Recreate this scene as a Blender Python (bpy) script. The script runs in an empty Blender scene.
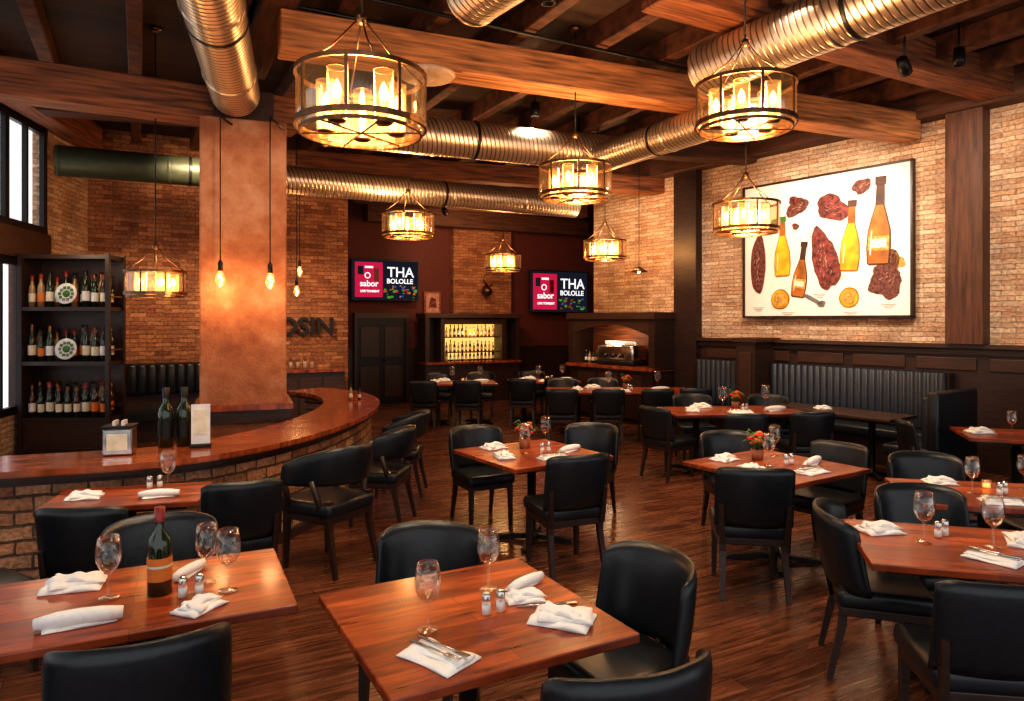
import bpy, bmesh, math, random
from mathutils import Vector, Matrix
random.seed(7)
S = bpy.context.scene
COL = S.collection
R = math.radians
# ------------------------------------------------------------------ materials
def newmat(name):
    m = bpy.data.materials.new(name); m.use_nodes = True
    nt = m.node_tree; b = nt.nodes["Principled BSDF"]
    return m, nt, b
def N(nt, t, **kw):
    n = nt.nodes.new(t)
    for k, v in kw.items(): setattr(n, k, v)
    return n
def simple(name, col, rough=0.5, metal=0.0, var=0.15, scale=12, bump=0.0, stretch=(1,1,1), emis=None, es=0, coat=0, spec=None):
    m, nt, b = newmat(name)
    tc = N(nt, 'ShaderNodeTexCoord'); mp = N(nt, 'ShaderNodeMapping')
    mp.inputs['Scale'].default_value = stretch
    no = N(nt, 'ShaderNodeTexNoise'); no.inputs['Scale'].default_value = scale; no.inputs['Detail'].default_value = 5
    cr = N(nt, 'ShaderNodeValToRGB')
    cr.color_ramp.elements[0].position = .32; cr.color_ramp.elements[1].position = .68
    cr.color_ramp.elements[0].color = [max(0, c*(1-var)) for c in col] + [1]
    cr.color_ramp.elements[1].color = [min(1, c*(1+var)) for c in col] + [1]
    L = nt.links
    L.new(tc.outputs['Object'], mp.inputs[0]); L.new(mp.outputs[0], no.inputs['Vector'])
    L.new(no.outputs['Fac'], cr.inputs[0]); L.new(cr.outputs[0], b.inputs['Base Color'])
    b.inputs['Roughness'].default_value = rough; b.inputs['Metallic'].default_value = metal
    if coat: b.inputs['Coat Weight'].default_value = coat; b.inputs['Coat Roughness'].default_value = .12
    if spec is not None: b.inputs['Specular IOR Level'].default_value = spec
    if bump:
        bp = N(nt, 'ShaderNodeBump'); bp.inputs['Strength'].default_value = bump; bp.inputs['Distance'].default_value = .01
        L.new(no.outputs['Fac'], bp.inputs['Height']); L.new(bp.outputs[0], b.inputs['Normal'])
    if emis:
        b.inputs['Emission Color'].default_value = (*emis, 1); b.inputs['Emission Strength'].default_value = es
    return m
def brick(name, c1, c2, mort, bw=.24, rh=.072, ms=.007, bump=.8, rough=.85, big=.35, tint=None):
    m, nt, b = newmat(name); L = nt.links
    tc = N(nt, 'ShaderNodeTexCoord'); sx = N(nt, 'ShaderNodeSeparateXYZ'); ad = N(nt, 'ShaderNodeMath', operation='ADD'); cx = N(nt, 'ShaderNodeCombineXYZ')
    L.new(tc.outputs['Object'], sx.inputs[0]); L.new(sx.outputs[0], ad.inputs[0]); L.new(sx.outputs[1], ad.inputs[1])
    L.new(ad.outputs[0], cx.inputs[0]); L.new(sx.outputs[2], cx.inputs[1])
    br = N(nt, 'ShaderNodeTexBrick')
    br.inputs['Scale'].default_value = 1; br.inputs['Brick Width'].default_value = bw; br.inputs['Row Height'].default_value = rh
    br.inputs['Mortar Size'].default_value = ms; br.inputs['Mortar Smooth'].default_value = .3
    br.inputs['Color1'].default_value = (*c1, 1); br.inputs['Color2'].default_value = (*c2, 1); br.inputs['Mortar'].default_value = (*mort, 1)
    no = N(nt, 'ShaderNodeTexNoise'); no.inputs['Scale'].default_value = 1.3; no.inputs['Detail'].default_value = 8; no.inputs['Roughness'].default_value = .7
    nf = N(nt, 'ShaderNodeTexNoise'); nf.inputs['Scale'].default_value = 26; nf.inputs['Detail'].default_value = 5
    nd = N(nt, 'ShaderNodeTexNoise'); nd.inputs['Scale'].default_value = 7
    vm = N(nt, 'ShaderNodeVectorMath', operation='SCALE'); vm.inputs['Scale'].default_value = .03
    va = N(nt, 'ShaderNodeVectorMath', operation='ADD')
    L.new(cx.outputs[0], nd.inputs['Vector']); L.new(nd.outputs['Color'], vm.inputs[0]); L.new(cx.outputs[0], va.inputs[0]); L.new(vm.outputs[0], va.inputs[1])
    L.new(va.outputs[0], br.inputs['Vector']); L.new(tc.outputs['Object'], no.inputs['Vector']); L.new(cx.outputs[0], nf.inputs['Vector'])
    mr = N(nt, 'ShaderNodeMapRange'); mr.inputs[1].default_value = .3; mr.inputs[2].default_value = .7; mr.inputs[3].default_value = 1-big; mr.inputs[4].default_value = 1+big
    mr2 = N(nt, 'ShaderNodeMapRange'); mr2.inputs[1].default_value = .3; mr2.inputs[2].default_value = .7; mr2.inputs[3].default_value = .65; mr2.inputs[4].default_value = 1.3
    L.new(no.outputs['Fac'], mr.inputs[0]); L.new(nf.outputs['Fac'], mr2.inputs[0])
    mu = N(nt, 'ShaderNodeMath', operation='MULTIPLY'); L.new(mr.outputs[0], mu.inputs[0]); L.new(mr2.outputs[0], mu.inputs[1])
    b2 = N(nt, 'ShaderNodeTexBrick'); b2.inputs['Scale'].default_value = 1; b2.inputs['Brick Width'].default_value = bw*1.0; b2.inputs['Row Height'].default_value = rh
    b2.inputs['Mortar Size'].default_value = 0; b2.inputs['Bias'].default_value = -.35
    b2.inputs['Color1'].default_value = (1, 1, 1, 1); b2.inputs['Color2'].default_value = (*(tint or (.7, .5, .42)), 1)
    of = N(nt, 'ShaderNodeVectorMath', operation='ADD'); of.inputs[1].default_value = (bw*40, rh*62, 0)
    L.new(va.outputs[0], of.inputs[0]); L.new(of.outputs[0], b2.inputs['Vector'])
    mm = N(nt, 'ShaderNodeVectorMath', operation='MULTIPLY'); L.new(br.outputs['Color'], mm.inputs[0]); L.new(b2.outputs['Color'], mm.inputs[1])
    sc = N(nt, 'ShaderNodeVectorMath', operation='SCALE'); L.new(mm.outputs[0], sc.inputs[0]); L.new(mu.outputs[0], sc.inputs['Scale'])
    L.new(sc.outputs[0], b.inputs['Base Color']); b.inputs['Roughness'].default_value = rough
    iv = N(nt, 'ShaderNodeMath', operation='MULTIPLY_ADD'); iv.inputs[1].default_value = -1
    L.new(br.outputs['Fac'], iv.inputs[0]); L.new(nf.outputs['Fac'], iv.inputs[2])
    bp = N(nt, 'ShaderNodeBump'); bp.inputs['Strength'].default_value = bump; bp.inputs['Distance'].default_value = .02
    L.new(iv.outputs[0], bp.inputs['Height']); L.new(bp.outputs[0], b.inputs['Normal'])
    return m
def planks(name, c1, c2, gap, bw, rh, rot=0, rough=.3, grain=(1.5, 22, 1), ms=.003, coat=0, rv=.1, bump=.15, spec=.5):
    m, nt, b = newmat(name); L = nt.links
    tc = N(nt, 'ShaderNodeTexCoord'); mp = N(nt, 'ShaderNodeMapping'); mp.inputs['Rotation'].default_value = (0, 0, rot)
    L.new(tc.outputs['Object'], mp.inputs[0])
    br = N(nt, 'ShaderNodeTexBrick'); br.inputs['Scale'].default_value = 1; br.inputs['Brick Width'].default_value = bw; br.inputs['Row Height'].default_value = rh
    br.inputs['Mortar Size'].default_value = ms; br.inputs['Color1'].default_value = (*c1, 1); br.inputs['Color2'].default_value = (*c2, 1); br.inputs['Mortar'].default_value = (*gap, 1)
    br.offset = .37
    L.new(mp.outputs[0], br.inputs['Vector'])
    m2 = N(nt, 'ShaderNodeMapping'); m2.inputs['Scale'].default_value = grain; L.new(mp.outputs[0], m2.inputs[0])
    no = N(nt, 'ShaderNodeTexNoise'); no.inputs['Scale'].default_value = 1.8; no.inputs['Detail'].default_value = 6; no.inputs['Distortion'].default_value = .6
    L.new(m2.outputs[0], no.inputs['Vector'])
    mr = N(nt, 'ShaderNodeMapRange'); mr.inputs[1].default_value = .3; mr.inputs[2].default_value = .7; mr.inputs[3].default_value = .45; mr.inputs[4].default_value = 1.5
    L.new(no.outputs['Fac'], mr.inputs[0])
    sc = N(nt, 'ShaderNodeVectorMath', operation='SCALE'); L.new(br.outputs['Color'], sc.inputs[0]); L.new(mr.outputs[0], sc.inputs['Scale'])
    L.new(sc.outputs[0], b.inputs['Base Color'])
    m3 = N(nt, 'ShaderNodeMapRange'); m3.inputs[1].default_value = .3; m3.inputs[2].default_value = .7; m3.inputs[3].default_value = rough-rv; m3.inputs[4].default_value = rough+rv
    L.new(no.outputs['Fac'], m3.inputs[0]); L.new(m3.outputs[0], b.inputs['Roughness'])
    bp = N(nt, 'ShaderNodeBump'); bp.inputs['Strength'].default_value = bump; bp.inputs['Distance'].default_value = .003
    L.new(no.outputs['Fac'], bp.inputs['Height']); L.new(bp.outputs[0], b.inputs['Normal'])
    b.inputs['Specular IOR Level'].default_value = spec
    if coat: b.inputs['Coat Weight'].default_value = coat; b.inputs['Coat Roughness'].default_value = .1
    return m
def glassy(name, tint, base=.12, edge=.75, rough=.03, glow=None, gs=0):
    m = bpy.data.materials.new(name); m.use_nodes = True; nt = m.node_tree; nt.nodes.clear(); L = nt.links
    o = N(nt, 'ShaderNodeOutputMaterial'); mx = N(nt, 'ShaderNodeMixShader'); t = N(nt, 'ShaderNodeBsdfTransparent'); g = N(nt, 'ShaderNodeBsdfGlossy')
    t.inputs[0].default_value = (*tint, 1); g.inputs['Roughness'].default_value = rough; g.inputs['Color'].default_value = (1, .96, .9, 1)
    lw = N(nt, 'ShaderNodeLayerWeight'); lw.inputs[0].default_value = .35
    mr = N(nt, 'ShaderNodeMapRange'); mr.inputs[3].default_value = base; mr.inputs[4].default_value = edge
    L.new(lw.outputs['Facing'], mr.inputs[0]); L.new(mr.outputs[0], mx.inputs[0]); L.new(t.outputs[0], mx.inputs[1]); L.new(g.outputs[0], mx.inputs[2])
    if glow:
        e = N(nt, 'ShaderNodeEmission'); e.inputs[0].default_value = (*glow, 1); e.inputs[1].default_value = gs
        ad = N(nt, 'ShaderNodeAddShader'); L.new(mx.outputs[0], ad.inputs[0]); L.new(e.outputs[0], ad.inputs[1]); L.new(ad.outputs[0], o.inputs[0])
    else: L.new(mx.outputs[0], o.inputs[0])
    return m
def emit(name, col, s):
    m = bpy.data.materials.new(name); m.use_nodes = True; nt = m.node_tree; nt.nodes.clear()
    o = N(nt, 'ShaderNodeOutputMaterial'); e = N(nt, 'ShaderNodeEmission'); e.inputs[0].default_value = (*col, 1); e.inputs[1].default_value = s
    nt.links.new(e.outputs[0], o.inputs[0]); return m

M_brickR = brick('brick_tan', (.64, .45, .30), (.43, .265, .165), (.33, .23, .16), bw=.30, rh=.065, tint=(.74, .52, .40))
M_brickL = brick('brick_rust', (.46, .205, .095), (.28, .11, .05), (.19, .10, .055), bw=.24, rh=.07, tint=(.52, .33, .25), big=.45)
M_stone = brick('bar_base_stone', (.50, .27, .15), (.28, .13, .07), (.09, .06, .04), bw=.28, rh=.10, ms=.012, big=.5)
M_floor = planks('floor_wood', (.150, .053, .025), (.085, .029, .014), (.02, .008, .004), 1.7, .13, rot=R(-28), rough=.26, grain=(1.5, 16, 1), bump=.08)
M_table = planks('table_wood', (.40, .082, .020), (.19, .032, .010), (.08, .016, .005), 3.0, .085, rough=.32, grain=(2.2, 14, 1), ms=.0015, coat=.12, rv=.05, bump=.04, spec=.4)
M_barwood = planks('bar_wood', (.36, .085, .024), (.24, .05, .015), (.12, .03, .01), 3.0, .16, rot=R(-20), rough=.22, grain=(2, 12, 1), ms=.001, coat=.35, rv=.06, bump=.05)
M_dark = simple('dark_wood', (.030, .013, .009), .40, var=.35, scale=5, stretch=(1, 1, 8))
M_darkx = simple('dark_wood_trim', (.046, .019, .011), .42, var=.3, scale=5, stretch=(.6, 8, 8))
M_post = simple('red_brown_post_wood', (.085, .030, .017), .5, var=.5, scale=4, stretch=(7, 7, .6), bump=.2)
M_beam = simple('beam_wood', (.46, .185, .065), .65, var=.6, scale=4, stretch=(.5, 7, 7), bump=.6)
M_beamr = simple('beam_wood_rust', (.23, .075, .027), .65, var=.65, scale=4, stretch=(.5, 7, 7), bump=.6)
M_beamd = simple('beam_wood_dark', (.08, .027, .012), .65, var=.5, scale=4, stretch=(.5, 7, 7), bump=.5)
M_joist = simple('joist_wood', (.10, .033, .014), .7, var=.5, scale=3, stretch=(3, 3, 3), bump=.3)
M_ceil = planks('ceiling_boards', (.06, .024, .012), (.035, .014, .008), (.01, .005, .003), 3, .16, rot=R(-28), rough=.7)
M_plaster, nt_, b_ = newmat('copper_plaster')
tc_ = N(nt_, 'ShaderNodeTexCoord'); n1 = N(nt_, 'ShaderNodeTexNoise'); n1.inputs['Scale'].default_value = 1.6; n1.inputs['Detail'].default_value = 9; n1.inputs['Roughness'].default_value = .68
n2 = N(nt_, 'ShaderNodeTexNoise'); n2.inputs['Scale'].default_value = 40; n2.inputs['Detail'].default_value = 4
cr_ = N(nt_, 'ShaderNodeValToRGB'); e_ = cr_.color_ramp.elements; e_[0].position = .36; e_[0].color = (.22, .062, .018, 1); e_[1].position = .64; e_[1].color = (.48, .23, .12, 1)
x_ = e_.new(.5); x_.color = (.36, .125, .045, 1)
for n_ in (n1, n2): nt_.links.new(tc_.outputs['Object'], n_.inputs['Vector'])
nt_.links.new(n1.outputs['Fac'], cr_.inputs[0]); nt_.links.new(cr_.outputs[0], b_.inputs['Base Color']); b_.inputs['Roughness'].default_value = .6
bp_ = N(nt_, 'ShaderNodeBump'); bp_.inputs['Strength'].default_value = .6; bp_.inputs['Distance'].default_value = .012; nt_.links.new(n2.outputs['Fac'], bp_.inputs['Height']); nt_.links.new(bp_.outputs[0], b_.inputs['Normal'])
M_red = simple('dark_red_paint', (.10, .018, .012), .7, var=.1)
M_leather = simple('black_leather', (.010, .012, .015), .34, var=.25, scale=40, bump=.05, spec=.45)
M_leather2 = simple('navy_charcoal_leather', (.012, .017, .028), .42, var=.2, scale=30, spec=.4)
M_black = simple('black_metal', (.010, .009, .009), .4, metal=.3)
M_bronze = simple('bronze_metal', (.19, .10, .05), .35, metal=.9, var=.3)
M_duct, _nt, _b = newmat('spiral_duct_metal')
_b.inputs['Metallic'].default_value = .88; _b.inputs['Roughness'].default_value = .33
_tc = N(_nt, 'ShaderNodeTexCoord'); _w = N(_nt, 'ShaderNodeTexWave'); _w.bands_direction = 'Z'; _w.inputs['Scale'].default_value = 5.5; _w.inputs['Distortion'].default_value = .1
_cr = N(_nt, 'ShaderNodeValToRGB'); _cr.color_ramp.elements[0].color = (.18, .12, .08, 1); _cr.color_ramp.elements[1].color = (.72, .58, .44, 1); _cr.color_ramp.elements[1].position = .25
_mp = N(_nt, 'ShaderNodeMapping'); _mp.inputs['Rotation'].default_value = (.25, 0, 0)
_nt.links.new(_tc.outputs['Object'], _mp.inputs[0]); _nt.links.new(_mp.outputs[0], _w.inputs['Vector']); _nt.links.new(_w.outputs['Fac'], _cr.inputs[0]); _nt.links.new(_cr.outputs[0], _b.inputs['Base Color'])
_bp = N(_nt, 'ShaderNodeBump'); _bp.inputs['Strength'].default_value = .5; _bp.inputs['Distance'].default_value = .015
_nt.links.new(_cr.outputs[0], _bp.inputs['Height']); _nt.links.new(_bp.outputs[0], _b.inputs['Normal'])
M_ductd = simple('painted_duct', (.05, .06, .035), .5, metal=.4)
M_glass = glassy('clear_glass', (.985, .985, .985), .03, .6)
M_pane = glassy('window_pane', (1, 1, 1), .02, .2)
M_amber = glassy('amber_glass', (.97, .86, .70), .06, .5, .12, (1, .5, .16), .05)  # faint warm emission put into the glass, as if lit from inside
M_tube = glassy('glowing_candle_glass', (.98, .85, .62), .05, .5, .1, (1, .50, .15), .36)  # emission in the glass itself stands in for bulb light shining through
M_flame = emit('candle_bulb', (1, .62, .24), 22)
M_candle = simple('warm_candle_sleeve', (.9, .68, .42), .4, emis=(1, .48, .16), es=1.6)
M_bulb = emit('edison_filament', (1, .42, .10), 24)
M_linen = simple('white_linen', (.84, .82, .79), .8, var=.05, scale=60, bump=.1)
M_steel = simple('cutlery_steel', (.6, .58, .55), .22, metal=1)
M_gb = simple('green_bottle_glass', (.012, .022, .008), .08, coat=.5)
M_bb = simple('brown_bottle_glass', (.05, .017, .006), .1, coat=.5)
M_cb = simple('clear_bottle_spirit', (.35, .20, .08), .1, coat=.5)
M_label = simple('cream_label', (.70, .63, .48), .6)
M_olabel = simple('orange_label', (.65, .18, .025), .6)
M_foil = simple('red_foil', (.22, .02, .015), .35)
M_paper = simple('poster_paper', (.80, .76, .68), .7, var=.04, scale=2)
M_meat = simple('raw_meat_print', (.17, .032, .025), .7, var=.8, scale=16)
M_meat2 = simple('dried_meat_print', (.13, .038, .026), .7, var=.8, scale=26)
M_fat = simple('meat_fat_print', (.46, .23, .17), .7, var=.3, scale=20)
M_oil = simple('oil_print', (.76, .36, .012), .6, var=.4, scale=4)
M_amb = simple('ale_print', (.36, .11, .012), .6, var=.5, scale=4)
M_dkgl = simple('dark_bottle_print', (.06, .022, .01), .6, var=.4, scale=5)
M_slice = simple('fried_slice_print', (.55, .28, .06), .7, var=.5, scale=30)
M_grey = simple('steel_tool_print', (.18, .17, .16), .7, var=.4)
M_leaf = simple('leaf_green', (.05, .16, .03), .5)
M_flower = simple('flower_petals', (.85, .03, .015), .5, var=.2)
M_pot = simple('terracotta_pot', (.35, .13, .06), .6)
M_screen = emit('tv_screen_dark', (.012, .012, .02), 1)
M_pink = emit('tv_pink', (.50, .015, .06), .9)
M_white = emit('tv_white', (.95, .93, .93), .9)
M_grn = emit('tv_green', (.08, .35, .04), .7)
M_blue = emit('tv_blue', (.06, .10, .5), .7)
M_lit = emit('shelf_backlight', (1, .58, .16), 1.0)
M_vent = simple('vent_enamel', (.62, .42, .28), .5)
M_white_en = simple('white_enamel', (.7, .68, .65), .35)
# ------------------------------------------------------------------ mesh builder
class MB:
    def __init__(s): s.v = []; s.f = []; s.m = []; s.sm = []; s.mats = []
    def mi(s, m):
        if m not in s.mats: s.mats.append(m)
        return s.mats.index(m)
    def add(s, vs, fs, m, M=None, smooth=False):
        o = len(s.v); k = s.mi(m)
        for p in vs:
            p = Vector(p); s.v.append(tuple(M @ p) if M else tuple(p))
        for f in fs: s.f.append([i+o for i in f]); s.m.append(k); s.sm.append(smooth)
    def box(s, c, d, m, M=None, rz=0):
        x, y, z = [q/2 for q in d]
        vs = [(-x,-y,-z),(x,-y,-z),(x,y,-z),(-x,y,-z),(-x,-y,z),(x,-y,z),(x,y,z),(-x,y,z)]
        fs = [(0,3,2,1),(4,5,6,7),(0,1,5,4),(1,2,6,5),(2,3,7,6),(3,0,4,7)]
        T = Matrix.Translation(c) @ Matrix.Rotation(rz, 4, 'Z')
        s.add(vs, fs, m, (M @ T) if M else T)
    def rbox(s, c, d, r, m, M=None, seg=2, rz=0, rx=0):
        bm = bmesh.new(); bmesh.ops.create_cube(bm, size=1)
        for v in bm.verts: v.co = Vector((v.co.x*d[0], v.co.y*d[1], v.co.z*d[2]))
        bmesh.ops.bevel(bm, geom=bm.edges[:], offset=r, segments=seg, affect='EDGES', profile=.5)
        bm.verts.index_update()
        T = Matrix.Translation(c) @ Matrix.Rotation(rz, 4, 'Z') @ Matrix.Rotation(rx, 4, 'X')
        s.add([v.co.copy() for v in bm.verts], [[v.index for v in f.verts] for f in bm.faces], m, (M @ T) if M else T, seg > 1 and r > .015)
        bm.free()
    def lathe(s, prof, m, M=None, seg=16, smooth=True):
        vs = []; fs = []
        for r, z in prof:
            for i in range(seg):
                a = 2*math.pi*i/seg; vs.append((r*math.cos(a), r*math.sin(a), z))
        for j in range(len(prof)-1):
            for i in range(seg):
                k = (i+1) % seg
                fs.append((j*seg+i, j*seg+k, (j+1)*seg+k, (j+1)*seg+i))
        s.add(vs, fs, m, M, smooth)
    def tube(s, pts, rad, m, seg=8, M=None, smooth=True, caps=True):
        pts = [Vector(p) for p in pts]; n = len(pts)
        if not isinstance(rad, (list, tuple)): rad = [rad]*n
        vs = []; fs = []
        for i, p in enumerate(pts):
            t = (pts[min(i+1, n-1)]-pts[max(i-1, 0)]).normalized()
            a = Vector((0, 1, 0)) if abs(t.y) < .9 else Vector((1, 0, 0))
            x = t.cross(a).normalized(); y = t.cross(x).normalized()
            for k in range(seg):
                an = 2*math.pi*(k+.5)/seg
                vs.append(p + x*math.cos(an)*rad[i] + y*math.sin(an)*rad[i])
        for j in range(n-1):
            for k in range(seg):
                l = (k+1) % seg; fs.append((j*seg+k, j*seg+l, (j+1)*seg+l, (j+1)*seg+k))
        if caps: fs.append(list(range(seg))[::-1]); fs.append([(n-1)*seg+k for k in range(seg)])
        s.add(vs, fs, m, M, smooth)
    def ring(s, R0, r, z, m, M=None, seg=32, h=None):
        h = h or r
        prof = [(R0-r, z-h), (R0+r, z-h), (R0+r, z+h), (R0-r, z+h), (R0-r, z-h)]
        s.lathe(prof, m, M, seg, False)
    def prism(s, outline, y0, y1, m, M=None):
        n = len(outline)
        vs = [(x, y0, z) for x, z in outline] + [(x, y1, z) for x, z in outline]
        fs = [list(range(n)), list(range(n, 2*n))[::-1]] + [(i, i+n, (i+1) % n + n, (i+1) % n) for i in range(n)]
        s.add(vs, fs, m, M)
    def slab(s, outline, z0, z1, m):
        n = len(outline)
        vs = [(x, y, z0) for x, y in outline] + [(x, y, z1) for x, y in outline]
        fs = [list(range(n)), list(range(n, 2*n))[::-1]] + [(i, i+n, (i+1) % n + n, (i+1) % n) for i in range(n)]
        s.add(vs, fs, m)
    def mesh(s, name):
        me = bpy.data.meshes.new(name); me.from_pydata(s.v, [], s.f)
        for m in s.mats: me.materials.append(m)
        for p, k, sm in zip(me.polygons, s.m, s.sm): p.material_index = k; p.use_smooth = sm
        me.update()
        bm = bmesh.new(); bm.from_mesh(me); bmesh.ops.recalc_face_normals(bm, faces=bm.faces[:]); bm.to_mesh(me); bm.free()
        return me
    def obj(s, name, loc=(0,0,0), rz=0, parent=None):
        return place(s.mesh(name), name, loc, rz, parent)
def place(me, name, loc=(0,0,0), rz=0, parent=None, sc=1):
    o = bpy.data.objects.new(name, me); COL.objects.link(o); o.location = loc; o.rotation_euler = (0, 0, rz); o.scale = (sc,)*3
    if parent: o.parent = parent
    return o
def empty(name, loc, rz=0):
    e = bpy.data.objects.new(name, None); COL.objects.link(e); e.location = loc; e.rotation_euler = (0, 0, rz); return e
def ang(dx, dy): return math.atan2(dy, dx)
def light(kind, name, loc, energy, col, parent=None, size=.1, target=None, spot=None):
    l = bpy.data.lights.new(name, kind); l.energy = energy; l.color = col
    if kind != 'AREA': l.shadow_soft_size = size
    if spot: l.spot_size = spot; l.spot_blend = .8
    o = bpy.data.objects.new(name, l); COL.objects.link(o); o.location = loc
    if parent: o.parent = parent
    return o
# ------------------------------------------------------------------ room shell
UA = R(28.1)                    # room axis u
u = Vector((math.cos(UA), math.sin(UA), 0)); v = Vector((-math.sin(UA), math.cos(UA), 0))
RA = ang(.59, -.807)            # right wall axis (far -> near)
ZC = 4.95
q0 = Vector((-4.45, -1.3, 0)); q1 = Vector((-6.7, 11.05, 0)); LL = (q1-q0).length
plan = [(-4.4, -1.6), (11.0, -1.6), (10.6, 3.0), (6.5, 9.3), (3.6, 12.9), (4.4, 20.4), (-7.2, 14.2), (-6.76, 11.2)]
mb = MB(); mb.slab(plan, -.1, 0, M_floor); mb.obj('floor')
mb = MB(); mb.slab(plan, ZC, ZC+.1, M_ceil); mb.obj('ceiling')
def wall(name, p0, p1, segs, th=.2):
    """segs: (x0,x1,z0,z1,mat,protrusion) in wall coordinates; front face is local -Y"""
    a = ang(p1[0]-p0[0], p1[1]-p0[1]); w = MB()
    for x0, x1, z0, z1, m, pr in segs:
        w.box(((x0+x1)/2, (th-pr)/2, (z0+z1)/2), (x1-x0, th+pr, z1-z0), m)
    return w.obj(name, (p0[0], p0[1], 0), a), a
BW0 = Vector((-3.8, 15.55, 0))
wall('wall_back', BW0, BW0+u*7.4, [(-.1, 7.4, 0, ZC, M_red, 0), (0, 7.3, 0, 1.25, M_dark, .03)])
def bw(t, off=0): return Vector((-2.97, 16, 0)) + u*t - v*off
mb = MB(); mb.box((0, 0, 3.3), (1.55, .2, 3.1), M_brickL); mb.box((0, -.02, 1.76), (1.65, .24, .08), M_dark)
mb.obj('wall_back_brick_pier', bw(2.46, .1), UA)
pL = (-6.7, 11.05); pR = (-3.05, 13.0); LBL = math.dist(pL, pR)
wall('wall_bar', pL, pR, [(-.2, LBL, 0, ZC, M_brickL, 0)], .25)
wall('wall_bar_return', pR, (-3.8, 15.6), [(0, 2.65, 0, ZC, M_brickL, 0)], .2)
segs = [(1.32, LL, 0, .7, M_brickR, 0), (1.32, LL, 2.7, 3.08, M_darkx, .04), (1.32, LL, 4.55, ZC, M_beamd, .04), (0, 1.32, 0, ZC, M_brickR, 0), (1.32, 1.95, .7, 2.7, M_darkx, 0)]
wa = ang(q0.x-q1.x, q0.y-q1.y)
w = MB()
for x0, x1, z0, z1, m, pr in segs: w.box(((x0+x1)/2, -.1+pr/2, (z0+z1)/2), (x1-x0, .2+pr, z1-z0), m)
w.obj('wall_left', (q1.x, q1.y, 0), wa)
for wi, (z0, z1, x0) in enumerate([(3.08, 4.55, 1.32), (.7, 2.7, 1.95)]):
    w = MB(); x1 = LL
    w.box(((x0+x1)/2, -.04, z0+.05), (x1-x0, .07, .10), M_black); w.box(((x0+x1)/2, -.04, z1-.05), (x1-x0, .07, .10), M_black)
    k = x0+.05; i = 0
    while k < x1: w.box((k, -.04, (z0+z1)/2), (.10 if i % 2 == 0 else .05, .06, z1-z0), M_black); k += .5; i += 1
    w.box(((x0+x1)/2, -.06, (z0+z1)/2), (x1-x0, .008, z1-z0-.1), M_pane)
    w.obj('window_%d' % (wi+1), (q1.x, q1.y, 0), wa)
def RP(s, n=0, z=0): return Vector((5.38-.59*s-.807*n, 9.5+.807*s-.59*n, z))
def RX(s): return 6.24-s
e0 = RP(6.24)
wall('wall_right', e0, RP(-8), [(0, RX(-8), 0, ZC, M_brickR, 0)], .25)
mb = MB(); mb.box((RX(3.715), -.06, ZC/2), (.5, .2, ZC), M_dark); mb.obj('trim_post_far', e0, RA)
mb = MB(); mb.box((RX(-.76), -.1, (1.6+ZC)/2), (.42, .26, ZC-1.6), M_post); mb.obj('trim_post_near', e0, RA)
w = MB(); d = Vector((2.62-1.72, 19.0-14.55, 0)); w.box((d.length/2, -.1, ZC/2), (d.length, .2, ZC), M_red); w.obj('wall_right_return', (1.72, 14.55, 0), ang(d.x, d.y))
w = MB(); xa, xb = RX(3.45), RX(-8)
w.box(((xa+xb)/2, -.03, .775), (xb-xa, .06, 1.55), M_dark)
w.box(((xa+xb)/2, -.07, 1.57), (xb-xa, .2, .05), M_darkx); w.box(((xa+xb)/2, -.05, 1.49), (xb-xa, .13, .06), M_dark)
k = xa+.1
while k < xb-.8: w.rbox((k+.4, -.07, 1.34), (.72, .03, .16), .008, M_darkx); k += .86
w.obj('trim_wainscot_right', e0, RA)
# ---------------------------------------------------------------- beams
def beam(name, p0, p1, zb, h, wd, m):
    p0 = Vector((*p0[:2], 0)); p1 = Vector((*p1[:2], 0)); d = p1-p0
    w = MB(); w.rbox((0, 0, 0), (d.length, wd, h), .012, m, seg=1)
    c = (p0+p1)/2; return w.obj(name, (c.x, c.y, zb+h/2), ang(d.x, d.y))
beam('ceiling_beam', (-2.08, 6.24), (5.3, 9.33), 4.28, .34, .34, M_beam)
beam('ceiling_beam', (-1.85, 5.75), (-2.95, 7.9), 4.63, .3, .3, M_beamd)
beam('ceiling_beam', (-6.05, 5.98), (-2.45, 7.9), 4.0, .36, .34, M_beamr)
beam('ceiling_beam', (1.2, 5.9), (5.85, 8.42), 4.56, .36, .36, M_beamr)
beam('ceiling_beam', (-4.9, 2.2), (4.5, 4.3), 4.69, .25, .3, M_beamd)
beam('ceiling_beam', (-5.8, 8.6), (3.9, 11.4), 4.44, .26, .3, M_beamd)
beam('ceiling_beam', (-3.4, 11.0), (3.0, 13.2), 4.25, .3, .3, M_beamr)
beam('ceiling_beam', (-3.0, 13.3), (1.6, 15.4), 4.15, .34, .3, M_beamd)
beam('ceiling_beam', (-3.2, 15.3), (1.9, 18.0), 4.05, .4, .3, M_beamd)
beam('ceiling_beam', RP(6.1, .15), RP(-7.5, .15), 4.52, .4, .3, M_beamd)
beam('ceiling_beam', (q0+Vector((.3, 0, 0))), (q1+Vector((.25, -.3, 0))), 4.52, .34, .3, M_beamr)
w = MB()
k = -5.5
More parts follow.
